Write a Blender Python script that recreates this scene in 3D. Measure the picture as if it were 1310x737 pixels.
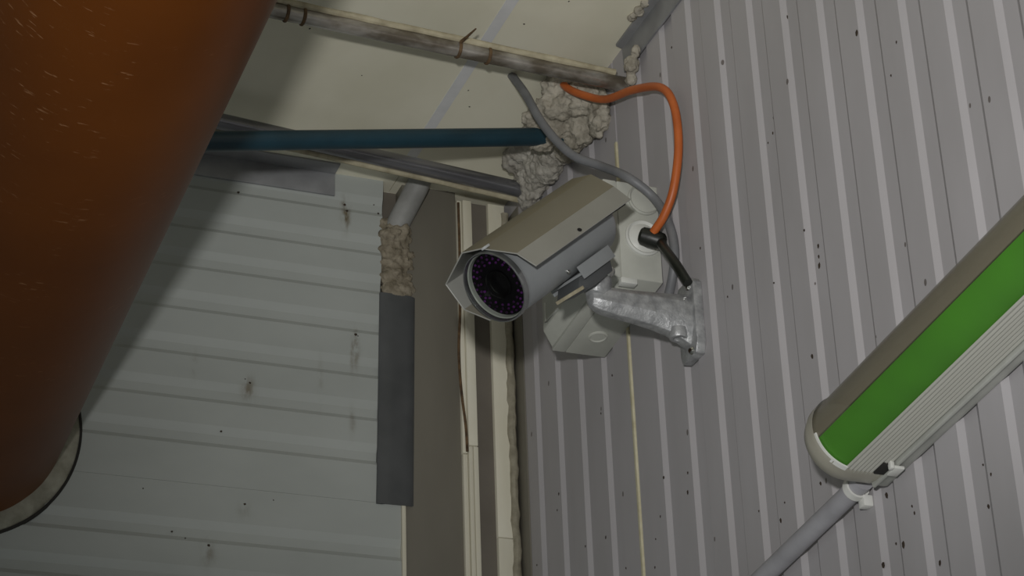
import bpy, bmesh, math, random
from mathutils import Vector, Matrix, noise

for o in list(bpy.data.objects): bpy.data.objects.remove(o)
S = bpy.context.scene
COL = S.collection

# ------------------------------------------------------------------ camera
CAM = Vector((0.0, 0.0, 1.65))
FPX, YAW, PITCH, ROLL = 2746.0, 0.377359, 0.472366, -0.037157
h = Vector((math.sin(YAW), math.cos(YAW), 0)); r0 = Vector((math.cos(YAW), -math.sin(YAW), 0)); uz = Vector((0, 0, 1))
FW = h * math.cos(PITCH) + uz * math.sin(PITCH)
U0 = -h * math.sin(PITCH) + uz * math.cos(PITCH)
RT = r0 * math.cos(ROLL) + U0 * math.sin(ROLL)
UP = -r0 * math.sin(ROLL) + U0 * math.cos(ROLL)
cd = bpy.data.cameras.new('camera'); cam = bpy.data.objects.new('camera', cd); COL.objects.link(cam)
cd.sensor_fit = 'HORIZONTAL'; cd.sensor_width = 36.0; cd.lens = FPX * 36.0 / 1310.0; cd.clip_start = 0.01
cam.matrix_world = Matrix(((RT.x, UP.x, -FW.x, CAM.x), (RT.y, UP.y, -FW.y, CAM.y), (RT.z, UP.z, -FW.z, CAM.z), (0, 0, 0, 1)))
S.camera = cam

# ------------------------------------------------------------------ light
W = bpy.data.worlds.new('world'); S.world = W; W.use_nodes = True
W.node_tree.nodes['Background'].inputs[0].default_value = (0.95, 1.0, 0.98, 1)
W.node_tree.nodes['Background'].inputs[1].default_value = 0.21
ld = bpy.data.lights.new('torch_lamp', 'SPOT'); ld.energy = 103; ld.color = (1.0, 0.99, 0.975)
ld.spot_size = math.radians(50); ld.spot_blend = 1.0; ld.shadow_soft_size = 0.03
lo = bpy.data.objects.new('torch_lamp', ld); COL.objects.link(lo)
lo.location = (-0.045, 0.04, 1.87)
lo.rotation_euler = (Vector((1.0, 1.91, 3.06)) - lo.location).to_track_quat('-Z', 'Y').to_euler()
vs = S.view_settings
vs.view_transform = 'Standard'; vs.look = 'None'; vs.gamma = 1; vs.exposure = 0.0; vs.use_curve_mapping = False

# ------------------------------------------------------------------ materials
def srgb(hexs):
    c = [int(hexs[i:i + 2], 16) / 255 for i in (0, 2, 4)]
    return tuple((v / 12.92 if v <= .04045 else ((v + .055) / 1.055) ** 2.4) for v in c) + (1,)

class NT:
    def __init__(s, name):
        s.m = bpy.data.materials.new(name); s.m.use_nodes = True; s.t = s.m.node_tree; s.n = s.t.nodes
        s.b = s.n['Principled BSDF']; s.out = s.n['Material Output']
        s.tc = s.n.new('ShaderNodeTexCoord')
    def link(s, a, b): s.t.links.new(a, b)
    def mapping(s, scale=(1, 1, 1), loc=(0, 0, 0)):
        g = s.n.new('ShaderNodeNewGeometry'); m = s.n.new('ShaderNodeMapping')
        m.inputs['Scale'].default_value = scale; m.inputs['Location'].default_value = loc
        s.link(g.outputs['Position'], m.inputs['Vector']); return m.outputs[0]
    def noise(s, scale, detail=3, vec=None, rough=.55):
        n = s.n.new('ShaderNodeTexNoise'); n.inputs['Scale'].default_value = scale; n.inputs['Detail'].default_value = detail
        n.inputs['Roughness'].default_value = rough
        s.link(vec if vec is not None else s.mapping(), n.inputs['Vector']); return n.outputs['Fac']
    def ramp(s, fac, a, b, c0=(0, 0, 0, 1), c1=(1, 1, 1, 1)):
        r = s.n.new('ShaderNodeValToRGB'); e = r.color_ramp.elements
        e[0].position = a; e[1].position = b; e[0].color = c0; e[1].color = c1
        s.link(fac, r.inputs[0]); return r.outputs[0]
    def mix(s, fac, a, b):
        m = s.n.new('ShaderNodeMix'); m.data_type = 'RGBA'
        for i, v in ((0, fac), (6, a), (7, b)):
            if isinstance(v, (float, int)): m.inputs[i].default_value = v
            elif isinstance(v, tuple): m.inputs[i].default_value = v
            else: s.link(v, m.inputs[i])
        return m.outputs[2]
    def math(s, op, a, b=0.0):
        m = s.n.new('ShaderNodeMath'); m.operation = op
        for i, v in ((0, a), (1, b)):
            if isinstance(v, (float, int)): m.inputs[i].default_value = v
            else: s.link(v, m.inputs[i])
        return m.outputs[0]
    def bump(s, height, strength=.3, dist=.002):
        b = s.n.new('ShaderNodeBump'); b.inputs['Strength'].default_value = strength; b.inputs['Distance'].default_value = dist
        s.link(height, b.inputs['Height']); s.link(b.outputs[0], s.b.inputs['Normal'])

def M(name, c1, c2=None, rough=.6, metal=0.0, scale=30, bump=0.0, bscale=120, spec=.5, lo=.35, hi=.7, stretch=(1, 1, 1), bdist=.002):
    t = NT(name); b = t.b
    b.inputs['Roughness'].default_value = rough; b.inputs['Metallic'].default_value = metal
    b.inputs['Specular IOR Level'].default_value = spec
    c2 = c2 or c1
    vec = t.mapping(stretch)
    t.link(t.mix(t.ramp(t.noise(scale, 4, vec), lo, hi), srgb(c1), srgb(c2)), b.inputs['Base Color'])
    if bump: t.bump(t.noise(bscale, 4, vec), bump, bdist)
    return t.m

def wall_mat(name, c1, c2, stains=(), speck=.0, axis='x'):
    """painted sheet-metal panel: faint mottling, tiny dirt specks, rusty drip stains at given places"""
    t = NT(name); b = t.b
    b.inputs['Roughness'].default_value = .5; b.inputs['Specular IOR Level'].default_value = .35
    st = (1, 1, .35) if axis == 'x' else (.5, 1, 1)
    col = t.mix(t.ramp(t.noise(9, 5, t.mapping(st)), .3, .75), srgb(c1), srgb(c2))
    # fine dirt specks
    v = t.n.new('ShaderNodeTexVoronoi'); v.inputs['Scale'].default_value = 34; t.link(t.mapping((1, 1, .6)), v.inputs['Vector'])
    s1 = t.math('LESS_THAN', v.outputs['Distance'], .075)
    sep = t.n.new('ShaderNodeSeparateColor'); t.link(v.outputs['Color'], sep.inputs[0])
    s2 = t.math('LESS_THAN', sep.outputs[0], speck)
    col = t.mix(t.math('MULTIPLY', t.math('MULTIPLY', s1, s2), .75), col, srgb('4a4038'))
    geo = t.n.new('ShaderNodeNewGeometry'); sx = t.n.new('ShaderNodeSeparateXYZ'); t.link(geo.outputs['Position'], sx.inputs[0])
    a = sx.outputs[0] if axis == 'y' else sx.outputs[1]
    if stains:
        tot = None
        nz = t.noise(90, 4, t.mapping((1, 1, .5)))
        for (u, z, ru, rz, k) in stains:
            du = t.math('DIVIDE', t.math('SUBTRACT', a, u), ru); dz = t.math('DIVIDE', t.math('SUBTRACT', sx.outputs[2], z), rz)
            d = t.math('ADD', t.math('MULTIPLY', du, du), t.math('MULTIPLY', dz, dz))
            g = t.math('MULTIPLY', t.math('POWER', 2.718, t.math('MULTIPLY', d, -1.0)), k)
            tot = g if tot is None else t.math('MAXIMUM', tot, g)
        f = t.math('MULTIPLY', tot, t.ramp(nz, .38, .6))
        col = t.mix(f, col, srgb('5d4f30'))
    t.link(col, b.inputs['Base Color'])
    t.bump(t.noise(14, 3), .08, .004)
    return t.m

m_wallR = wall_mat('painted_steel_grey', 'b0adaf', 'a4a1a2', speck=.10)
m_wallB = wall_mat('painted_steel_white', 'aeb2ae', 'a2a6a2', axis='y', speck=.03,
    stains=[(.755, 3.115, .006, .022, 1.0), (.752, 3.132, .004, .012, 1.0), (.770, 2.915, .004, .026, .95), (.7645, 2.905, .003, .03, .6),
            (.622, 2.832, .008, .014, .75), (.575, 2.598, .009, .016, .5), (.548, 2.86, .004, .016, .4), (.765, 2.80, .004, .02, .4),
            (.62, 2.661, .008, .01, .3), (.72, 2.86, .003, .03, .3)])
m_ceil = M('cream_ceiling_sheet', 'e8e4d0', 'dcd8c2', rough=.55, scale=7, bump=.1, bscale=40, stretch=(1, .6, 1))
m_tape = M('pale_joint_tape', 'dcdcdc', 'd2d3d3', rough=.45, scale=40)
m_foam = M('expanding_foam', 'b2ac9e', '857f72', rough=.9, scale=55, bump=1.0, bscale=140, spec=.15, bdist=.004)
m_foamdark = M('old_brown_foam', '9a9180', '6e6655', rough=.9, scale=60, bump=1.0, bscale=140, spec=.15, bdist=.004)
m_foamgrey = M('dusty_foam', 'b0aca2', '8f8a80', rough=.85, scale=60, bump=1.0, bscale=170, spec=.3, bdist=.004)
m_orange = NT('orange_plastic_pipe')
def _orange(t):
    b = t.b
    b.inputs['Roughness'].default_value = .4; b.inputs['Specular IOR Level'].default_value = .25
    col = t.mix(t.ramp(t.noise(5, 4), .3, .75), srgb('6b3807'), srgb('5d2f05'))
    # pale scuffs running around the pipe
    sc = t.ramp(t.noise(28, 3, t.mapping((2.2, 9, 2.2))), .64, .72)
    sc = t.math('MULTIPLY', sc, t.ramp(t.noise(7, 2), .48, .62))
    col = t.mix(t.math('MULTIPLY', sc, .4), col, srgb('c99a72'))
    dk = t.ramp(t.noise(34, 2, t.mapping((2, 5, 2), (3, 1, 2))), .74, .78)
    col = t.mix(t.math('MULTIPLY', dk, .6), col, srgb('3a2312'))
    t.link(col, b.inputs['Base Color']); t.bump(t.noise(30, 3), .05, .003)
    return t.m
m_orange = _orange(m_orange)
m_gasket = M('dark_gap', '2c2a26', '201e1b', rough=.9)
m_collar = M('grey_white_filler', 'a3a192', '7d7a6b', rough=.9, scale=35, bump=.8, bscale=60)
m_galv = M('galvanised_pipe', 'b8b4ac', '70685c', rough=.24, metal=.5, scale=34, bump=.3, bscale=60, stretch=(.5, 1, 1), lo=.36, hi=.62)
m_steel = M('dull_steel_pipe', '8a8a8e', '67676b', rough=.26, metal=.75, scale=25, bump=.12, bscale=90, stretch=(.3, 1, 1))
m_creamcable = M('cream_cable', 'b5ad93', '8f866e', rough=.7, scale=50, bump=.4, bscale=80)
m_teal = M('teal_plastic_pipe', '1b3b47', '15303a', rough=.42, scale=20, bump=.08, bscale=60)
m_rust = M('rusty_wire', '6b5438', '3c2c1c', rough=.8, scale=90, bump=.4, bscale=150)
m_flash = M('dark_grey_flashing', '57595a', '4a4c4d', rough=.45, scale=16, metal=.1, bump=.08, bscale=30)
m_angle = M('grey_zinc_angle', '98999b', '838486', rough=.45, metal=.15, scale=22, bump=.12, bscale=50)
m_brown = M('taupe_sheet', '7a766b', '6f6b61', rough=.5, scale=9, bump=.06, bscale=20, stretch=(1, 1, .3))
m_brown2 = M('taupe_recess', '6e685f', '645e55', rough=.6, scale=12)
m_cream = M('cream_trim_strip', 'e0dccb', 'd2cdb8', rough=.5, scale=18, bump=.06, stretch=(1, 1, .3))
m_seal = M('ragged_sealant', '9a9482', '7f7968', rough=.85, scale=70, bump=.6, bscale=120)
m_jointseal = M('yellowed_joint_sealant', 'd6d0b4', 'bfb795', rough=.7, scale=60)
m_pvcgrey = M('pale_grey_conduit', 'a5a4a8', '98979b', rough=.45, scale=30, bump=.03)
m_stub = M('dusty_grey_pipe', '92928f', '7d7d7a', rough=.6, scale=30, bump=.05)
m_pvcwhite = M('white_plastic', 'd9d9d4', 'c6c6c0', rough=.4, scale=30)
m_boxgrey = M('junction_box_plastic', 'bcbdb4', 'b0b1a8', rough=.5, scale=20, bump=.06, bscale=160)
m_boxedge = M('pale_box_plastic', 'd4d5cf', 'cacbc5', rough=.45)
m_body = M('grey_enamel_housing', '949798', '8a8d8e', rough=.38, metal=.1, scale=18, bump=.04, bscale=200)
def shield_mat():
    t = NT('grey_enamel_brown_top'); b = t.b; b.inputs['Roughness'].default_value = .42
    g = t.n.new('ShaderNodeNewGeometry'); sx = t.n.new('ShaderNodeSeparateXYZ'); t.link(g.outputs['True Normal'], sx.inputs[0])
    base = t.mix(t.ramp(t.noise(14, 4), .35, .7), srgb('989892'), srgb('8d8d87'))
    # colour turns brown on the faces that look upwards
    col = t.mix(t.ramp(sx.outputs[2], .30, .78), base, srgb('766c50'))
    t.link(col, b.inputs['Base Color']); t.bump(t.noise(200, 3), .05, .002)
    return t.m
m_shield = shield_mat()
m_ring = M('machined_ring', 'b0b2b2', '9a9c9c', rough=.25, metal=.9, scale=60)
m_inner = M('pale_inner_rim', 'b9bcbb', 'a3a6a5', rough=.35, scale=30)
m_black = M('matt_black_plate', '08070b', '040306', rough=.5, scale=40, spec=.2)
m_lens = M('black_lens', '040305', '020203', rough=.15, scale=40, spec=.2)
m_rubber = M('black_rubber', '1d201b', '14160f', rough=.42, scale=60, bump=.1)
m_cast = M('cast_aluminium_paint', 'b7b8b8', '8f9091', rough=.42, metal=.45, scale=90, bump=.3, bscale=320, lo=.3, hi=.65)
m_screw = M('bright_screw', 'd5d5d0', 'b5b5b0', rough=.2, metal=1.0)
m_dark = M('dark_hole', '120f0d', '0c0a08', rough=.9)
m_cableor = M('orange_cable_sheath', 'c0652d', 'a85423', rough=.45, scale=25)
m_cablegr = M('grey_cable_sheath', '77787a', '66676a', rough=.5, scale=30, bump=.06)
m_dirt = M('dried_dirt', '3d3226', '2a2119', rough=.9, scale=300)
m_green = M('green_lamp_strip', '409600', '388a00', rough=.45, scale=16)
m_tray = M('lamp_tray_grey', 'b8b9b2', 'a6a7a0', rough=.5, scale=30)
m_refl = M('lamp_inner_plate', '8c8473', '7f7767', rough=.6, scale=20)

def clear_mat(name, tint, alpha, rough):
    t = NT(name); b = t.b
    b.inputs['Base Color'].default_value = srgb(tint); b.inputs['Roughness'].default_value = rough
    tr = t.n.new('ShaderNodeBsdfTransparent'); mx = t.n.new('ShaderNodeMixShader')
    tr.inputs[0].default_value = (.95, .96, .93, 1)
    mx.inputs[0].default_value = alpha
    t.link(tr.outputs[0], mx.inputs[1]); t.link(b.outputs[0], mx.inputs[2]); t.link(mx.outputs[0], t.out.inputs[0])
    return t.m
m_diff = clear_mat('clear_diffuser', '8f8a78', .07, .18)
m_haze = clear_mat('hazy_diffuser', '857f6e', .62, .25)
m_prism = clear_mat('prismatic_diffuser', 'd2d1c8', .62, .25)
m_endcap = clear_mat('clouded_end_cap', 'b4b0a2', .80, .3)
m_glass = clear_mat('front_window', '0d0a10', .12, .05)

def led_mat():
    t = NT('infrared_diode_glow'); b = t.b
    b.inputs['Base Color'].default_value = srgb('2a1030'); b.inputs['Roughness'].default_value = .3
    b.inputs['Emission Color'].default_value = srgb('6a2a80')
    t.link(t.ramp(t.noise(120, 1), .36, .66, (.012, .012, .012, 1), (.26, .26, .26, 1)), b.inputs['Emission Strength'])
    return t.m
m_led = led_mat()

# ------------------------------------------------------------------ mesh helpers (vertex lists in world metres unless a parent frame is used)
FR = {}                                     # object -> world matrix of its frame
def frame(o): return FR.get(o.name, Matrix.Identity(4))

def tag(o, label=None, cat=None, group=None, kind=None):
    if label: o['label'] = label
    if cat: o['category'] = cat
    if group: o['group'] = group
    if kind: o['kind'] = kind
    return o

def thing(name, label, cat, loc=(0, 0, 0), mat=None, group=None, kind=None):
    o = bpy.data.objects.new(name, None); COL.objects.link(o); o.empty_display_size = .02
    m = mat if mat is not None else Matrix.Translation(Vector(loc))
    o.matrix_world = m; FR[o.name] = m.copy()
    return tag(o, label, cat, group, kind)

def obj(name, geo, mat, parent=None, local=False, smooth=True, bevel=0.0, auto=35, seg=2):
    """geo = (verts, faces). World coordinates are moved into the parent's frame unless local."""
    v, f = geo
    fm = frame(parent) if parent else Matrix.Identity(4)
    if parent is None:                       # a single-mesh thing: origin at its base
        vv = [Vector(p) for p in v]
        c = Vector(((min(p.x for p in vv) + max(p.x for p in vv)) / 2, (min(p.y for p in vv) + max(p.y for p in vv)) / 2, min(p.z for p in vv)))
        fm = Matrix.Translation(c)
    inv = fm.inverted()
    vs_ = [Vector(p) if local else inv @ Vector(p) for p in v]
    me = bpy.data.meshes.new(name); me.from_pydata(vs_, [], f)
    bm = bmesh.new(); bm.from_mesh(me); bmesh.ops.remove_doubles(bm, verts=bm.verts, dist=1e-6)
    bmesh.ops.recalc_face_normals(bm, faces=bm.faces)
    if bevel:
        es = [e for e in bm.edges if len(e.link_faces) == 2 and e.calc_face_angle() > math.radians(30)]
        bmesh.ops.bevel(bm, geom=es, offset=bevel, segments=seg, affect='EDGES', profile=.5, clamp_overlap=True)
    if smooth:
        for fc in bm.faces: fc.smooth = True
        for e in bm.edges:
            if len(e.link_faces) == 2 and e.calc_face_angle() > math.radians(auto): e.smooth = False
    bm.to_mesh(me); bm.free()
    me.materials.append(mat)
    o = bpy.data.objects.new(name, me); COL.objects.link(o)
    if parent:
        o.parent = parent; FR[o.name] = fm
    else:
        o.matrix_world = fm; FR[o.name] = fm.copy()
    return o

def join(*gs):
    V, Fs = [], []
    for v, f in gs:
        n = len(V); V += list(v); Fs += [tuple(i + n for i in q) for q in f]
    return V, Fs

def box(x0, x1, y0, y1, z0, z1):
    v = [(x, y, z) for x in (x0, x1) for y in (y0, y1) for z in (z0, z1)]
    return v, [(0, 1, 3, 2), (4, 6, 7, 5), (0, 4, 5, 1), (2, 3, 7, 6), (0, 2, 6, 4), (1, 5, 7, 3)]

def prism(poly, axis, a, b, fn=None):
    """closed polygon (u,v) extruded along axis from a to b. axis x:(y,z) y:(x,z) z:(x,y); a/b may be functions of (u,v)"""
    def pt(u, v, w): return {'x': (w, u, v), 'y': (u, w, v), 'z': (u, v, w)}[axis]
    n = len(poly)
    A = [pt(u, v, a(u, v) if callable(a) else a) for u, v in poly]; B = [pt(u, v, b(u, v) if callable(b) else b) for u, v in poly]
    f = [(i, (i + 1) % n, n + (i + 1) % n, n + i) for i in range(n)] + [tuple(range(n)), tuple(range(2 * n - 1, n - 1, -1))]
    return A + B, f

def catmull(P, n=6):
    P = [Vector(p) for p in P]; Q = [P[0] * 2 - P[1]] + P + [P[-1] * 2 - P[-2]]; out = []
    for i in range(1, len(Q) - 2):
        for k in range(n):
            t = k / n; a, b, c, d = Q[i - 1], Q[i], Q[i + 1], Q[i + 2]
            out.append(.5 * (2 * b + (c - a) * t + (2 * a - 5 * b + 4 * c - d) * t * t + (3 * b - a - 3 * c + d) * t ** 3))
    return out + [P[-1]]

def tube(P, r, seg=16, wob=0.0, seed=0, cap=True):
    P = [Vector(p) for p in P]; V, Fs = [], []
    t = (P[1] - P[0]).normalized(); u = t.orthogonal().normalized()
    for i, p in enumerate(P):
        t2 = (P[min(i + 1, len(P) - 1)] - P[max(i - 1, 0)]).normalized()
        u = (u - t2 * u.dot(t2)).normalized(); w = t2.cross(u)
        ri = r[i] if isinstance(r, (list, tuple)) else r
        for k in range(seg):
            a = 2 * math.pi * k / seg
            d = u * math.cos(a) + w * math.sin(a)
            rr = ri * (1 + (wob * noise.noise((p + d * ri) * 60 + Vector((seed, 0, 0))) if wob else 0))
            V.append(p + d * rr)
    for i in range(len(P) - 1):
        for k in range(seg):
            a, b = i * seg + k, i * seg + (k + 1) % seg
            Fs.append((a, b, b + seg, a + seg))
    if cap: Fs += [tuple(range(seg))[::-1], tuple(range((len(P) - 1) * seg, len(P) * seg))]
    return V, Fs

def lathe(prof, c, axis, seg=40, closed=False, caps=True):
    """profile of (radius, height along axis) round the line through c"""
    c = Vector(c); t = Vector(axis).normalized(); u = t.orthogonal().normalized(); w = t.cross(u)
    V, Fs = [], []; n = len(prof)
    for k in range(seg):
        a = 2 * math.pi * k / seg; d = u * math.cos(a) + w * math.sin(a)
        for r, y in prof: V.append(c + d * r + t * y)
    for k in range(seg):
        k2 = (k + 1) % seg
        for i in range(n if closed else n - 1):
            j = (i + 1) % n
            Fs.append((k * n + i, k2 * n + i, k2 * n + j, k * n + j))
    if not closed and caps:
        if prof[0][0] > 1e-6: Fs.append(tuple(k * n for k in range(seg)))
        if prof[-1][0] > 1e-6: Fs.append(tuple(k * n + n - 1 for k in range(seg))[::-1])
    return V, Fs

def blob(c, r, sq=(1, 1, 1), amp=.25, fr=40, sub=3, seed=0):
    bm = bmesh.new(); bmesh.ops.create_icosphere(bm, subdivisions=sub, radius=1)
    V = []
    for v in bm.verts:
        p = Vector((v.co.x * r * sq[0], v.co.y * r * sq[1], v.co.z * r * sq[2]))
        k = noise.fractal((p + Vector(c)) * fr + Vector((seed, seed * .7, 0)), .8, 2.0, 3)
        V.append(Vector(c) + p * (1 + amp * k))
    Fs = [tuple(v.index for v in f.verts) for f in bm.faces]; bm.free()
    return V, Fs

def foam(name, blobs, mat, label=None, cat=None, parent=None, vox=.0024, amp=.5, fr=70, seed=0):
    """lumps melted into one crusty skin"""
    gs = [blob(c, r, sq, amp * .5, fr, 3, seed + i) for i, (c, r, sq) in enumerate(blobs)]
    o = obj(name, join(*gs), mat, parent)
    md = o.modifiers.new('skin', 'REMESH'); md.mode = 'VOXEL'; md.voxel_size = vox; md.use_smooth_shade = True
    tx = bpy.data.textures.get('foam_lumps') or bpy.data.textures.new('foam_lumps', 'CLOUDS'); tx.noise_scale = .0075; tx.noise_depth = 4
    dm = o.modifiers.new('crust', 'DISPLACE'); dm.texture = tx; dm.strength = .0105 * amp * 2; dm.mid_level = .5; dm.texture_coords = 'LOCAL'
    if label: tag(o, label, cat)
    return o

YB = 2.5247      # face of the back wall
XR = 1.0         # face of the right wall
ZC = 3.18        # ceiling

# ------------------------------------------------------------------ right wall
wr = thing('wall_right', 'light grey ribbed metal wall with upright grooves right of the camera', 'wall', (XR, 1.5, 1.2), kind='structure')
def groove_profile(y_hi, y_lo, centres, depth=.0045, back=.05):
    """(x,y) outline: flat skin with recessed channels"""
    p = [(XR + back, y_hi), (XR, y_hi)]
    for c in centres:
        a0, a1 = c + .0035, c - .0035
        b0, b1 = c - .0245, c - .0335
        p += [(XR, a0), (XR + depth, a1), (XR + depth, b0), (XR, b1)]
    p += [(XR, y_lo), (XR + back, y_lo)]
    return p
CA = [2.449, 2.3745, 2.300, 2.2255]
CB = [1.995 - .0745 * n for n in range(-1, 20)]
obj('panel', prism(groove_profile(YB + .03, 2.1425, CA), 'z', 1.2, ZC), m_wallR, wr, auto=12)
obj('panel', prism(groove_profile(2.1385, .45, CB), 'z', 1.2, ZC), m_wallR, wr, auto=12)
obj('joint_sealant', box(XR - .0012, XR + .01, 2.1420, 2.1475, 1.2, 3.06), m_jointseal, wr, bevel=.0004)
obj('joint_gap', box(XR + .012, XR + .05, 2.135, 2.146, 1.2, ZC), m_dark, wr)

def fleck_mesh(name, seed):
    random.seed(seed)
    V, Fs = blob((0, 0, 0), 1.0, (1, 1, 1), .5, 1.2, 1, seed)
    me = bpy.data.meshes.new(name); me.from_pydata([tuple(v) for v in V], [], Fs); me.materials.append(m_dirt)
    return me
FL = [fleck_mesh('dirt_fleck', s) for s in (3, 8, 14)]
def fleck(parent, p, sx, sy, sz, i):
    o = bpy.data.objects.new('dirt_fleck', FL[i % 3]); COL.objects.link(o); o.parent = parent
    o.location = frame(parent).inverted() @ Vector(p); o.scale = (sx, sy, sz)
    o.rotation_euler = (random.uniform(-.4, .4), 0, 0) if sx < sy or sx < .001 else (0, random.uniform(-.5, .5), 0)
SPOTS = [(1.6955, 2.961, 3.0), (1.5555, 2.8502, 2.8), (1.7462, 2.8638, 1.3), (1.4876, 2.7968, 1.2), (1.7514, 2.847, 1.4), (1.7636, 2.8422, 1), (1.8169, 2.9415, 1), (1.5046, 2.7687, 1.2), (1.9752, 3.0992, 1.3),
 (1.6828, 2.6734, 1.9), (1.6856, 2.6515, 2.6), (1.7737, 2.6753, 1), (1.6841, 2.6619, 1.6), (1.8791, 2.7098, 1.2), (2.0099, 2.5525, 1.4), (2.0136, 2.5305, 2.0), (1.7207, 2.4273, 1.8), (1.796, 2.4361, 1), (1.8077, 2.4211, 2),
 (1.7431, 2.4219, 1.5), (1.8521, 2.4478, 1), (1.6104, 2.3737, 2.4), (1.5606, 2.3366, 1.4), (1.6043, 2.3239, 1.2), (1.585, 2.3155, 2.6), (1.563, 2.3442, 1.2), (1.4511, 2.3409, 1), (1.4351, 2.3252, 1.2), (1.4519, 2.3025, 1.8),
 (1.6235, 2.3095, 2.4), (1.5368, 2.2816, 2), (1.9347, 2.7989, 1.4), (2.0729, 2.5715, 1.6), (2.0883, 2.5294, 1.2), (2.1048, 2.5078, 1), (2.1119, 2.4763, 1.3), (2.1914, 2.5029, 1.2), (2.2452, 2.5604, 1.7),
 (2.3084, 2.5719, 1.3), (2.3858, 2.6709, 1.6), (2.3935, 2.6512, 1.2), (2.4708, 2.6038, 1.2), (2.2383, 2.7218, 1.2), (2.208, 2.7608, 1.5), (1.70, 2.70, 1.3), (1.7107, 2.5612, 2.2)]
random.seed(5)
for i, (y, z, s) in enumerate(SPOTS):
    k = s * .00115
    near = any(c - .03 < y < c for c in CA + CB)
    fleck(wr, (XR + (.0045 if near else 0), y, z), .0008, k * .9, k * 1.25, i)

# corner angle on the right wall
obj('trim_1', box(XR - .002, XR + .002, 2.487, YB, 1.2, 3.15), m_brown, None, bevel=.0008)
tag(bpy.data.objects['trim_1'], 'narrow dark taupe corner strip between the ribbed wall and cream trim', 'trim', kind='structure')

# ------------------------------------------------------------------ back wall
wb = thing('wall_back', 'off-white metal wall with level grooves beside the orange pipe', 'wall', (.3, YB, 1.2), kind='structure')
obj('backing', box(-1.6, 1.05, YB + .03, YB + .08, 1.2, ZC), m_brown2, wb, smooth=False)
def hgroove(z_hi, z_lo, darks, depth=.0032, back=.03):
    p = [(YB + back, z_hi), (YB, z_hi)]
    for d in darks:
        t0, t1 = d + .0275, d + .0155
        b0, b1 = d + .0035, d - .0025
        if t0 < z_hi: p += [(YB, t0), (YB + depth, t1), (YB + depth, b0), (YB, b1)]
        else: p[1] = (YB + depth, z_hi); p += [(YB + depth, b0), (YB, b1)]
    return p + [(YB, z_lo), (YB + back, z_lo)]
xr_up = lambda y, z: .797 + .013 * (z - 2.69) / .49
obj('panel', prism(hgroove(ZC, 2.690, [3.1242, 3.0612, 3.0006, 2.9375, 2.8715, 2.8085, 2.746]), 'x', -1.6, xr_up), m_wallB, wb, auto=8)
obj('panel', prism(hgroove(2.6897, 1.2, [2.6141 - .0625 * i for i in range(22)]), 'x', -1.6, .8315), m_wallB, wb, auto=8)
for i, (x, z, s) in enumerate([(.6006, 3.1261, 1.8), (.7531, 3.1319, 2), (.7564, 3.1224, 2.2), (.8024, 3.1262, 1.4), (.7960, 3.139, 1), (.7691, 2.9318, 2.6), (.6237, 2.8403, 2), (.5869, 2.7662, 1.6), (.6205, 2.6688, 2.0), (.5277, 2.622, 1.3),
        (.5753, 2.608, 2.4), (.4885, 2.6759, 1.2), (.6585, 2.6783, 1.2), (.7724, 2.9299, 1.2), (.545, 2.615, .9), (.617, 2.845, 1.2)]):
    k = s * .0010
    fleck(wb, (x, YB + .0003, z), k * 1.1, .0007, k, i)
# pale edge cover below the flashing, flat taupe cover, grey flashing, cream strips
obj('edge_strip', box(.8320, .8375, YB - .003, YB + .03, 1.2, 2.70), m_cream, wb, bevel=.0008)
obj('cover_sheet', box(.838, .9185, YB + .001, YB + .03, 1.2, ZC), m_brown, wb, bevel=.001)
fl = [(.797, YB - .0005), (.797, YB - .0025)]
fl += [(.800 + .036 * t, YB - .0045) for t in (0, .5, 1)] + [(.836 + .016 * math.sin(a), YB + .0075 - .012 * math.cos(a)) for a in (0, .3, .6, .9, 1.2, 1.5)] + [(.852, YB + .012), (.846, YB + .012)]
v, f = prism(fl, 'z', lambda u, w: 2.688 + (0 if u < .843 else .006 * ((u - .843) / .009) ** 2), 3.0)
v = [(x + .006 * (z - 2.688) / .31, y, z) for x, y, z in v]
obj('flashing', (v, f), m_flash, wb, auto=50)
obj('trim_strip', box(.9192, .9258, YB - .004, YB + .03, 1.2, 2.772), m_cream, wb, bevel=.001)
obj('trim_strip', box(.9192, .9258, YB - .004, YB + .03, 2.7735, 3.165), m_cream, wb, bevel=.001)
obj('trim_strip', join(box(.9266, .9325, YB - .007, YB + .03, 1.2, 2.783)), m_cream, wb, bevel=.001)
obj('trim_strip', join(box(.9330, .9400, YB - .008, YB + .03, 1.2, 2.783)), m_cream, wb, bevel=.001)
obj('trim_strip', join(box(.9266, .9400, YB - .0075, YB + .03, 2.7845, 3.165)), m_cream, wb, bevel=.001)
obj('recess_sheet', box(.9405, .9645, YB - .001, YB + .03, 1.2, 3.165), m_brown2, wb)
obj('trim_strip', box(.9648, .990, YB - .008, YB + .03, 1.2, 2.655), m_cream, wb, bevel=.001)
obj('trim_strip', box(.9648, .990, YB - .008, YB + .03, 2.656, 3.165), m_cream, wb, bevel=.001)
pp = []
for i in range(150):
    z = 1.9 + i * .0084
    pp.append((.9905 + .0022 * noise.noise((0, 1.3, z * 30)), YB - .007, z))
obj('sealant_bead', tube(pp, [.0062 * (1 + .28 * noise.noise((z[2] * 55, 5, 0))) for z in pp], 10, .35, 4), m_seal, wb)
# zinc angle along the top of the panel
obj('top_angle', join(box(-1.6, .738, YB - .003, YB + .001, 3.143, ZC), box(-1.6, .738, YB - .03, YB, ZC - .003, ZC)), m_angle, wb, bevel=.0006)

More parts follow.
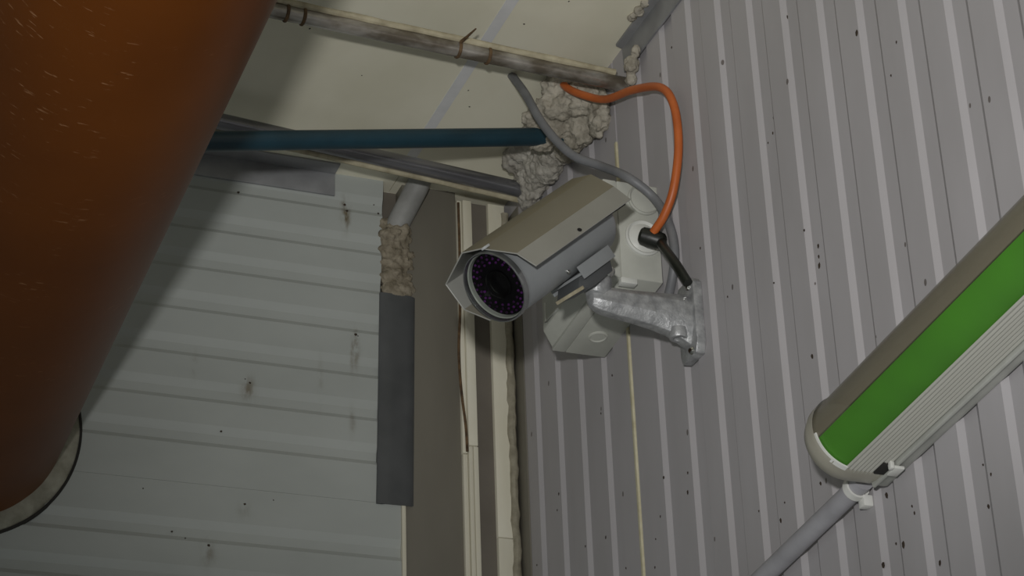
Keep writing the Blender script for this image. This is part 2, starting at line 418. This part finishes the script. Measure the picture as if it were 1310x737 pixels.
# ------------------------------------------------------------------ ceiling
ce = thing('ceiling', 'cream sheet ceiling with a pale taped joint above the pipes', 'ceiling', (.2, 1.0, ZC), kind='structure')
obj('ceiling_sheet', box(-1.6, .8265, -1.6, YB + .03, ZC, ZC + .04), m_ceil, ce)
obj('ceiling_sheet', box(.8275, 1.05, -1.6, YB + .03, ZC, ZC + .04), m_ceil, ce)
obj('joint_tape', box(.8195, .8345, -1.0, YB - .03, ZC - .0006, ZC + .001), m_tape, ce)
for i, (x, y, s) in enumerate([(.606, 2.186, 1.6), (.8595, 2.094, 1.5), (.895, 2.03, 1.2), (.86, 2.30, 1.3), (.70, 2.27, 1.0), (.845, 2.262, 1.2)]):
    fleck(ce, (x, y, ZC), .0011 * s, .0011 * s, .0007, i)
ang = [(XR - .012, ZC - .0035), (XR - .012, ZC), (XR, ZC), (XR, 3.138), (XR - .003, 3.138), (XR - .0035, ZC - .006)]
ta = obj('trim_2', prism(ang, 'y', .45, 2.10), m_angle, None, bevel=.0005)
tag(ta, 'grey zinc angle strip where the ceiling meets the ribbed wall', 'trim', kind='structure')

# ------------------------------------------------------------------ orange waste pipe through the back wall
PX, PZ, PR = .2537, 2.7384, .13
dp = thing('waste_pipe', 'huge orange plastic pipe running overhead into the white wall', 'pipe', (PX, YB, PZ - PR))
obj('pipe_barrel', lathe([(PR - .006, -4.3), (PR, -4.3), (PR, -2.0), (PR, -1.0), (PR, -.4), (PR, .02), (PR - .006, .02)], (PX, YB, PZ), (0, 1, 0), 128, closed=True), m_orange, dp)
cl = []
v, f = lathe([(PR - .001, .004), (PR - .001, -.010), (PR + .008, -.009), (PR + .017, -.004), (PR + .0225, .001), (PR + .0225, .004)], (PX, YB, PZ), (0, 1, 0), 160, caps=False)
v = [Vector(p) + Vector((0, -.0035 * noise.noise(Vector(p) * 45), 0)) for p in v]
obj('wall_filler', (v, f), m_collar, dp)
obj('gap_ring', lathe([(PR + .0205, .001), (PR + .0205, -.003), (PR + .0235, -.002), (PR + .0245, .001)], (PX, YB, PZ), (0, 1, 0), 120, caps=False), m_gasket, dp)

# ------------------------------------------------------------------ steel pipes under the ceiling
p1a, p1b = Vector((-1.2, 1.985, 3.117)), Vector((1.0, 2.096, 3.117))
P1 = thing('conduit_pipe', 'stained galvanised pipe, the upper of two along the ceiling', 'pipe', p1b)
n1 = 60
obj('pipe', tube([p1a.lerp(p1b, i / n1) for i in range(n1 + 1)], .0098, 24), m_galv, P1)
d1 = (p1b - p1a).normalized()
def on1(x): return p1a.lerp(p1b, (x - p1a.x) / (p1b.x - p1a.x))
obj('cable_run', tube([on1(-1.2 + i * .022) + Vector((0, -.0085, .0095 + .0012 * noise.noise((i * .5, 0, 0)))) for i in range(100)], .0042, 10, .3, 2), m_creamcable, P1)
for x in (.545, .566, .7665, .806):
    c = on1(x)
    obj('wire_tie', lathe([(.0102 + .0016 * math.cos(a), .0022 * math.sin(a)) for a in [k * math.pi / 4 for k in range(8)]], c, d1, 24, True), m_rust, P1)
tw = on1(.7665)
obj('wire_tail', tube([tw + Vector((0, -.012, .004)), tw + Vector((.002, -.026, .002)), tw + Vector((.0045, -.052, -.002))], [.0022, .0018, .001], 8), m_rust, P1)

p2a, p2b = Vector((-1.2, 2.15, 3.125)), Vector((1.0, 2.4035, 3.125))
p2a.y = 2.4035 - 2.2 * .115
P2 = thing('conduit_pipe', 'dull bare steel pipe, the lower of two, crossing behind the teal pipe', 'pipe', p2b)
obj('pipe', tube([p2a.lerp(p2b, i / 40) for i in range(41)], .0112, 24), m_steel, P2)
obj('cable_run', tube([p2a.lerp(p2b, i / 60) + Vector((0, .0135, -.0075)) for i in range(61)], .0046, 10, .2, 7), m_creamcable, P2)

tp0, tp1 = Vector((.17, 2.078, 2.868)), Vector((.9334, 2.2373, 3.1102))
tdir = (Vector((.9334, 2.2373, 3.1102)) - Vector((.4602, 2.1385, 2.9606))).normalized()
tp0 = tp1 - tdir * .80; tp2 = tp1 + tdir * .06
tl = obj('teal_pipe', tube([tp0.lerp(tp2, i / 30) for i in range(31)], .0122, 24), m_teal)
tag(tl, 'dark teal plastic pipe ending in a lump of foam', 'pipe')

# foam plugs
foam('foam_plug', [((.940, 2.243, 3.118), .020, (1, 1, 1.15)), ((.952, 2.215, 3.145), .024, (1.1, 1.2, 1)), ((.938, 2.225, 3.140), .018, (1, 1, 1)), ((.975, 2.19, 3.150), .028, (1, 1.5, 1)), ((.985, 2.225, 3.125), .024, (.8, 1.5, 1.2)),
     ((.990, 2.17, 3.118), .022, (.6, 1.2, 1.5)), ((.965, 2.26, 3.155), .026, (1.2, 1.3, .9)), ((.985, 2.27, 3.13), .024, (.8, 1.3, 1.2)), ((.945, 2.20, 3.165), .016, (1.2, 1.4, .8)), ((.925, 2.24, 3.14), .012, (1, 1, 1)), ((.960, 2.232, 3.128), .018, (1, 1, 1))],
     m_foam, 'crusty cream foam lump plugging the ceiling corner around the teal pipe', 'foam', seed=3, amp=.6)
foam('foam_seam', [((.982, 2.290 + .022 * i, 3.142 - .004 * (i % 3)), .027, (.8, 1.1, 1.2)) for i in range(6)] + [((.965, 2.30 + .022 * i, 3.166), .022, (1.1, 1.1, .8)) for i in range(5)],
     m_foamgrey, 'greyish foam seam running down the corner behind the camera sunshield', 'foam', seed=11, amp=.45)
foam('foam_blob', [((.990, 2.062, 3.126), .010, (.9, 1.1, 1.3)), ((.994, 2.075, 3.112), .008, (.8, 1, 1.2)), ((.992, 2.05, 3.138), .007, (.8, 1, 1.2))],
     m_foam, 'small cream foam blob at the wall end of the stained galvanised pipe', 'foam', vox=.002, seed=21, amp=.35)
foam('foam_blob', [((.985, 2.02, 3.178), .007, (1, 1.6, .8)), ((.983, 2.035, 3.178), .006, (1, 1.2, .8)), ((.986, 2.003, 3.178), .006, (1, 1.2, .8))],
     m_foam, 'small cream foam blob at the top edge of the zinc angle strip', 'foam', vox=.002, seed=31, amp=.35)
foam('foam_strip', [((.829 + .008 * math.sin(i * 2.1), YB + .006, 3.005 + .0125 * i), .0175, (1, .75, 1)) for i in range(9)] + [((.842, YB + .004, 3.01 + .02 * i), .011, (1, .8, 1)) for i in range(5)] + [((.815 + .012 * i, YB - .002, 3.092 + .004 * i), .012, (1, 1, 1)) for i in range(3)] + [((.817, YB + .004, 3.01 + .02 * i), .011, (1, .7, 1)) for i in range(5)],
     m_foamdark, 'rough foam strip above the dark grey flashing on the back wall', 'foam', seed=41, amp=.6)

# white pipe stub coming out of the foam strip
st = obj('pipe_stub', tube([(.820, 2.542, 3.085), (.834, 2.524, 3.120), (.852, 2.502, 3.163), (.857, 2.496, 3.178)], .0165, 24), m_stub)
tag(st, 'short slanting grey-white pipe stub above the foam strip', 'pipe')

cord = obj('thin_cord', tube(catmull([(.9205, 2.519, 3.16), (.9185, 2.513, 3.07), (.9165, 2.512, 2.982), (.9134, 2.512, 2.921), (.9160, 2.513, 2.862), (.9225, 2.5165, 2.811), (.9245, 2.5185, 2.775)], 8), .0020, 8), m_rust)
tag(cord, 'thin brown cord hanging along the narrow cream strip', 'cord')

# ------------------------------------------------------------------ junction box
JB = thing('junction_box', 'pale grey plastic junction box on the ribbed wall behind the camera', 'box', (XR, 2.126, 2.79))
bs = [(2.038, 2.8055), (2.036, 2.935), (2.216, 2.937), (2.218, 2.789)]
obj('box_base', prism(bs, 'x', .9471, XR + .0005), m_boxgrey, JB, bevel=.0014)
obj('seam', prism([(2.0395, 2.807), (2.0375, 2.9335), (2.2145, 2.9355), (2.2165, 2.7905)], 'x', .9462, .9475), m_boxgrey, JB)
lid = obj('lid', prism(bs, 'x', .929, .9466), m_boxgrey, JB, bevel=.0014)
v = [(.929, 2.041, 2.808), (.929, 2.039, 2.932), (.929, 2.214, 2.934), (.929, 2.216, 2.792), (.912, 2.052, 2.821), (.912, 2.050, 2.921), (.912, 2.200, 2.922), (.912, 2.202, 2.806)]
obj('lid_face', (v, [(0, 1, 5, 4), (1, 2, 6, 5), (2, 3, 7, 6), (3, 0, 4, 7), (4, 5, 6, 7), (0, 3, 2, 1)]), m_boxgrey, lid, bevel=.0015)
obj('lid_edge_highlight', join(box(.9105, .9125, 2.190, 2.1925, 2.812, 2.84), box(.9105, .9125, 2.150, 2.1925, 2.812, 2.8142)), m_boxedge, lid, bevel=.0004)  # pale L-shaped bars paint the highlight along the lid's raised corner
def gland(cx, cz, r, open_):
    prof = [(r, .001), (r, -.0035), (r * .93, -.0055), (r * .86, -.0035), (r * .8, -.003)]
    prof += [(r * .55, -.0075), (r * .3, -.008), (0.0, -.008)] if open_ else [(r * .5, -.0045), (0.0, -.005)]
    return lathe(prof, (cx, 2.0375, cz), (0, 1, 0), 40)
obj('cable_gland', gland(.9775, 2.861, .0235, True), m_boxedge, JB)
obj('knockout', gland(.981, 2.9135, .0205, False), m_boxgrey, JB)
obj('knockout', lathe([(.0125, .0012), (.0125, -.0012), (.0105, -.0022), (.009, -.001), (0, -.001)], (.972, 2.172, 2.7935), (0, .09, 1), 32), m_boxgrey, JB)
obj('lug', box(.946, .967, 2.0375, 2.049, 2.7985, 2.806), m_boxedge, JB, bevel=.001)

# ------------------------------------------------------------------ wall bracket
BR = thing('wall_bracket', 'silver painted cast wall bracket holding up the surveillance camera', 'bracket', (XR, 1.962, 2.67))
pl = obj('wall_plate', prism([(1.9385, 2.683), (1.9385, 2.758), (1.945, 2.765), (1.976, 2.765), (1.983, 2.758), (1.983, 2.680), (1.979, 2.670), (1.944, 2.670)], 'x', .9885, XR), m_cast, BR, bevel=.0012)
secs = []
def sec(x, zt, zb, w):     # hexagon-like casting section
    hgt = zt - zb
    return [(x, 1.962 - w * .55, zt), (x, 1.962 - w, zt - hgt * .22), (x, 1.962 - w, zb + hgt * .32), (x, 1.962 - w * .45, zb), (x, 1.962 + w * .45, zb), (x, 1.962 + w, zb + hgt * .32), (x, 1.962 + w, zt - hgt * .22), (x, 1.962 + w * .55, zt)]
ss = [(.9895, 2.7475, 2.684, .0175), (.980, 2.7465, 2.690, .0165), (.965, 2.7455, 2.698, .0150), (.945, 2.7445, 2.7035, .014), (.92, 2.7435, 2.708, .0135), (.895, 2.743, 2.7110, .0135), (.880, 2.7425, 2.714, .0125), (.8715, 2.740, 2.719, .009), (.868, 2.735, 2.725, .004)]
V, Fs = [], []
for a in ss: V += sec(*a)
for i in range(len(ss) - 1):
    for k in range(8):
        a, b = i * 8 + k, i * 8 + (k + 1) % 8
        Fs.append((a, b, b + 8, a + 8))
Fs += [tuple(range(8)), tuple(range((len(ss) - 1) * 8, len(ss) * 8))[::-1]]
obj('arm', (V, Fs), m_cast, BR, bevel=.0009)
bo = obj('boss', lathe([(.0058, .010), (.0058, -.006), (.0095, -.006), (.0105, -.004), (.0105, .006)], (.9745, 1.957, 2.697), (0, 0, 1), 32, caps=False), m_cast, BR)
obj('hole', lathe([(.0056, .004), (0, .004)], (.9745, 1.957, 2.697), (0, 0, 1), 24), m_dark, bo)
kn = obj('knuckle', lathe([(0, -.020), (.0105, -.0175), (.0155, -.010), (.0165, 0), (.015, .008), (.012, .0135), (.0, .0165)], (.880, 1.9595, 2.748), (.25, .1, 1), 32), m_cast, BR)
obj('pivot_screw', lathe([(.006, .004), (.006, -.003), (.0045, -.005), (0, -.0055)], (.889, 1.9455, 2.757), (.1, 1, .1), 20), m_screw, kn)
obj('plate_screw', lathe([(.005, .004), (.005, -.001), (.003, -.003), (0, -.0035)], (.9875, 1.949, 2.7555), (1, .1, .3), 20), m_screw, pl)
obj('plate_screw', lathe([(.0045, .004), (.0045, -.002), (.003, -.004), (0, -.0045)], (.9885, 1.952, 2.676), (1, .3, .3), 20), m_screw, pl)

# ------------------------------------------------------------------ surveillance camera (local x = its right, y = forward, z = up)
C0 = Vector((.73724584, 1.90991754, 2.69818107)); cx_ = Vector((-.28109501, .95967995, 0)); cy_ = Vector((-.71592085, -.20969676, -.6659464)); cz_ = Vector((-.6390954, -.18719421, .74599959))
CM = Matrix(((cx_.x, cy_.x, cz_.x, C0.x), (cx_.y, cy_.y, cz_.y, C0.y), (cx_.z, cy_.z, cz_.z, C0.z), (0, 0, 0, 1)))
CC = thing('surveillance_camera', 'grey bullet surveillance camera with folded sunshield pointing down left', 'camera', mat=CM)
O, Y = (0, 0, 0), (0, 1, 0)
hb = obj('housing', lathe([(0, -.186), (.030, -.186), (.0372, -.183), (.0395, -.177), (.0395, -.012), (.0390, -.010), (.0395, -.008), (.0398, -.004), (.0388, -.0035), (.0388, -.013), (0, -.013)], O, Y, 64), m_body, CC, local=True)
rg = obj('front_ring', lathe([(.0387, -.010), (.0387, .0008), (.0394, .0024), (.0404, .0024), (.0412, .0012), (.0412, -.005), (.0400, -.006)], O, Y, 72, caps=False), m_ring, CC, local=True)
obj('inner_rim', lathe([(.0386, -.0030), (.0374, -.0040), (.0370, -.0112), (.0386, -.0112)], O, Y, 64, caps=False), m_inner, rg, local=True)
lp = obj('diode_plate', lathe([(.0369, -.0112), (.0369, -.0088), (.0364, -.0086), (0, -.0086)], O, Y, 64), m_black, CC, local=True)
leds = []
for rr, n, off in ((.0338, 28, 0), (.0294, 23, .1), (.0250, 18, .05)):
    for k in range(n):
        a = 2 * math.pi * k / n + off
        leds.append(lathe([(.0013, -.0005), (.0013, .0012), (.0009, .0018), (0, .0020)], (rr * math.cos(a), -.0086, rr * math.sin(a)), Y, 8))
lo_ = obj('diode_ring', join(*leds), m_led, lp, local=True); lo_['kind'] = 'stuff'; lo_['label'] = 'ring of small purple glowing infrared diodes'
ln = obj('lens', lathe([(.0165, -.0100), (.0165, -.006), (.0150, -.0052), (.0120, -.0062), (.0105, -.0055), (.006, -.0040), (0, -.0036)], O, Y, 40), m_lens, CC, local=True)
obj('front_window', lathe([(.0385, -.0010), (.0385, -.0020), (0, -.0020), (0, -.0010)], O, Y, 64), m_glass, CC, local=True)
# folded sheet sunshield
poly = [(-.0685, -.0048), (-.0549, .0174), (-.0158, .0425), (.0123, .0505), (.0621, .0316), (.0602, -.0031), (.0353, -.0286)]
th = .0016
def offs(P, d):
    out = []
    for i, p in enumerate(P):
        p = Vector(p); ns = []
        for a, b in ((i - 1, i), (i, i + 1)):
            if a >= 0 and b < len(P):
                e = Vector(P[b]) - Vector(P[a]); ns.append(Vector((-e.y, e.x)).normalized())
        n = sum(ns, Vector((0, 0))).normalized(); out.append(tuple(p + n * d / max(.5, n.dot(ns[0]))))
    return out
inn = offs(poly, -th)
back = [-.186, -.190, -.214, -.214, -.19, -.186, -.186]
front = [0.0, .000, .0005, .001, .0, .0, .0]
n = len(poly); V = []; Fs = []
for k in range(n):
    for q in (poly[k], inn[k]):
        V.append((q[0], front[k], q[1])); V.append((q[0], back[k], q[1]))
for k in range(n - 1):
    a, b = 4 * k, 4 * (k + 1)
    Fs += [(a, b, b + 1, a + 1), (a + 2, a + 3, b + 3, b + 2), (a, a + 2, b + 2, b), (a + 1, b + 1, b + 3, a + 3)]
Fs += [(0, 1, 3, 2), (4 * n - 4, 4 * n - 2, 4 * n - 1, 4 * n - 3)]
sh = obj('sunshield', (V, Fs), m_shield, CC, local=True, bevel=.0004, auto=20, seg=1)
obj('shield_screw', lathe([(.0026, .002), (.0026, -.0012), (.001, -.0018), (0, -.0018)], (-.0655, -.090, -.0005), (1, 0, -.6), 16), m_dark, sh, local=True)
obj('shield_spacer', join(box(-.062, -.036, -.182, -.166, -.0068, .0005)), m_gasket, sh, local=True, bevel=.001)
obj('shield_clip', join(box(-.0235, -.0180, -.006, .0042, .0395, .0425)), m_inner, sh, local=True, bevel=.0008)
# clamp saddle beneath the housing
sd = obj('saddle', join(box(-.026, .026, -.158, -.096, -.0435, -.0405), box(-.0275, -.0255, -.158, -.096, -.0485, -.033), box(.0255, .0275, -.158, -.096, -.0485, -.033)), m_body, CC, local=True, bevel=.0006)
obj('saddle_foot', prism([(-.100, -.0430), (-.086, -.0545), (-.0875, -.0565), (-.112, -.0615), (-.150, -.0600), (-.158, -.0450)], 'x', -.0195, .0195), m_flash, sd, local=True, bevel=.0008)
obj('saddle_edge', box(-.026, .020, -.0885, -.0850, -.0570, -.0530), m_creamcable, sd, local=True, bevel=.0006)
obj('front_screw', lathe([(.0024, .004), (.0024, -.0012), (.001, -.002), (0, -.002)], (-.0245, -.083, -.0322), (.6, 0, .8), 14), m_screw, hb, local=True)

# ------------------------------------------------------------------ cables
oc = obj('orange_cable', tube(catmull([(.948, 2.190, 3.170), (.949, 2.1700, 3.1470), (.958, 2.1450, 3.1241), (.972, 2.1058, 3.0968), (.975, 2.0304, 3.0658), (.980, 1.9648, 3.0304), (.985, 1.9434, 2.9932), (.988, 1.9452, 2.9409), (.985, 1.9601, 2.8904), (.980, 1.980, 2.8636), (.974, 2.000, 2.850)], 10), .0052, 14), m_cableor)
tag(oc, 'bright orange cable looping from the ceiling corner to the black plug', 'cable')
gc = obj('grey_cable', tube(catmull([(.888, 2.235, 3.209), (.887, 2.2098, 3.1791), (.885, 2.1616, 3.1219), (.89, 2.1306, 3.0671), (.90, 2.1073, 3.0257), (.915, 2.084, 2.9904), (.94, 2.0599, 2.9669), (.958, 2.0226, 2.9329), (.988, 1.9712+.047, 2.8773+.0293), (.993, 1.958+.0361, 2.8355+.0219), (.993, 1.9661+.022, 2.7998+.0129), (.994, 2.0137, 2.7763), (.994, 2.043, 2.761)], 8), .0056, 14), m_cablegr)
tag(gc, 'grey cable drooping from the ceiling over the camera to the wall bracket', 'cable')
pg = thing('black_plug', 'black rubber plug and short lead between gland and bracket', 'plug', (.978, 2.012, 2.845))
obj('plug_body', tube([(.9625, 2.013, 2.8515), (.9645, 2.012, 2.8505), (.973, 2.009, 2.847), (.982, 2.005, 2.843), (.986, 2.002, 2.841), (.9875, 2.001, 2.840)], [.008, .0105, .0115, .0110, .0095, .007], 12), m_rubber, pg)
obj('lead', tube(catmull([(.984, 2.002, 2.8395), (.977, 1.9805, 2.8187), (.975, 1.951, 2.7841), (.982, 1.9375, 2.7533)], 6), [.0058] * 19, 12), m_rubber, pg)

# ------------------------------------------------------------------ strip lamp on the right wall
LT = math.radians(5.4)
LM = Matrix.Translation(Vector((XR, 1.608, 2.4165))) @ Matrix.Rotation(-LT, 4, 'X')
# local: -x out of the wall, -y along the lamp towards the viewer, z across
LA = thing('strip_lamp', 'clear covered strip lamp with bright green band on the ribbed wall', 'lamp', mat=LM)
LEN = .66
def dsec(R, pc, pb, n=28, a0=90, a1=-90, ribs=False):
    out = [(-pb, R)]
    for k in range(n + 1):
        a = math.radians(a0 + (a1 - a0) * k / n)
        out.append((-(pc + R * math.cos(a)), R * math.sin(a)))
    out.append((-pb, -R)); return out
def shell(path, y0, y1, t, R=None):
    """open section path (x,z) given wall thickness t, swept along y"""
    P = path; I = offs([(p[0], p[1]) for p in P], t); nn = len(P); V = []; Fs = []
    for k in range(nn):
        for q in (P[k], I[k]): V += [(q[0], y0, q[1]), (q[0], y1, q[1])]
    for k in range(nn - 1):
        a, b = 4 * k, 4 * (k + 1)
        Fs += [(a, b, b + 1, a + 1), (a + 2, a + 3, b + 3, b + 2), (a, a + 2, b + 2, b), (a + 1, b + 1, b + 3, a + 3)]
    Fs += [(0, 1, 3, 2), (4 * nn - 4, 4 * nn - 2, 4 * nn - 1, 4 * nn - 3)]
    return V, Fs
R_, PC, PB = .038, .043, .013
def arc(a0, a1, n, R=R_, rib=0.0):
    out = []
    for k in range(n + 1):
        a = math.radians(a0 + (a1 - a0) * k / n); r = R + (rib if k % 2 else 0)
        out.append((-(PC + r * math.cos(a)), r * math.sin(a)))
    return out
obj('tray', prism([(0, .039), (-.004, .0415), (-.013, .0425), (-.0165, .0415), (-.0165, -.0415), (-.0135, -.0425), (-.0125, -.0395), (-.004, -.0395), (0, -.039)], 'y', -LEN, -.004), m_tray, LA, local=True, bevel=.0008)
obj('inner_plate', prism([(-.017, .033), (-.040, .022), (-.040, -.022), (-.017, -.033)], 'y', -LEN + .02, -.03), m_refl, LA, local=True, bevel=.001)
cv = obj('clear_cover', shell([(-.016, R_)] + arc(90, -14, 22), -LEN, -.014, .0012), m_haze, LA, local=True, auto=60)
cp = obj('prism_cover', shell(arc(-14, -76, 14) , -LEN, -.014, .0012), m_diff, LA, local=True, auto=60)
rib = [(-(PC + (R_ + (0.0013 if k % 2 else .0003)) * math.cos(math.radians(-72 - 18 * k / 6))), (R_ + (0.0013 if k % 2 else .0003)) * math.sin(math.radians(-72 - 18 * k / 6))) for k in range(7)]
for k in range(1, 13):
    rib.append((-PC + k * .0021, -R_ - (.0013 if k % 2 else .0003)))
obj('ribbed_cover', shell(rib, -LEN, -.022, .0012), m_prism, cv, local=True, auto=15)
obj('green_band', shell(arc(-15, -78, 16, R_ - .0018), -LEN + .004, -.020, .0008), m_green, LA, local=True, auto=60)
# rounded end caps
def capgeo(ysgn):
    V, Fs = [], []; nn = 26; rings = [(0, 1.03), (.012, 1.03), (.024, .97), (.033, .82), (.038, .55), (.040, .2)]
    base = [(-.0165, R_)] + arc(90, -90, nn) + [(-.0165, -R_)]
    m = len(base)
    for yy, s in rings:
        for (x, z) in base:
            V.append((-.0165 + (x + .0165) * (s if s < 1.02 else s), ysgn * yy, z * s))
    for i in range(len(rings) - 1):
        for k in range(m - 1):
            a = i * m + k; Fs.append((a, a + 1, a + 1 + m, a + m))
    Fs.append(tuple(range((len(rings) - 1) * m, len(rings) * m)))
    return V, Fs
v, f = capgeo(1); v = [(x, y - .026, z) for x, y, z in v]
obj('end_cap', (v, f), m_endcap, LA, local=True, auto=60)
v, f = capgeo(-1); v = [(x, y - LEN + .0, z) for x, y, z in v]
obj('end_cap', (v, f), m_endcap, LA, local=True, auto=60)
obj('cap_rim', shell(arc(-8, -74, 14, R_ + .0016), -.028, -.022, .0016), m_pvcwhite, LA, local=True, auto=60)
obj('cover_clip', join(box(-.0185, -.008, -.050, -.034, -.0455, -.0420), box(-.0225, -.018, -.050, -.044, -.0455, -.037)), m_pvcwhite, LA, local=True, bevel=.0012)
obj('clip_slot', box(-.027, -.016, -.046, -.026, -.0405, -.0375), m_gasket, LA, local=True, bevel=.0008)
# conduit feeding the lamp and its saddle clip
ca, cb = Vector((.9865, 1.618, 2.3895)), Vector((.9865, 2.06, 2.344))
cdt = obj('conduit', tube([ca.lerp(cb, i / 12) for i in range(13)], .0098, 20), m_pvcgrey)
tag(cdt, 'pale grey plastic conduit running down from the strip lamp end', 'conduit')
cpd = (cb - ca).normalized()
kc = thing('conduit_clip', 'white plastic saddle clip on the conduit just below the strip lamp', 'clip', ca.lerp(cb, .03))
obj('clip_band', lathe([(.0100, -.004), (.0122, -.004), (.0122, .004), (.0100, .004)], ca.lerp(cb, .035), cpd, 28, True), m_pvcwhite, kc)
cc_ = ca.lerp(cb, .035)
obj('clip_foot', box(XR - .010, XR, cc_.y - .006, cc_.y + .005, cc_.z - .019, cc_.z - .008), m_pvcwhite, kc, bevel=.001)
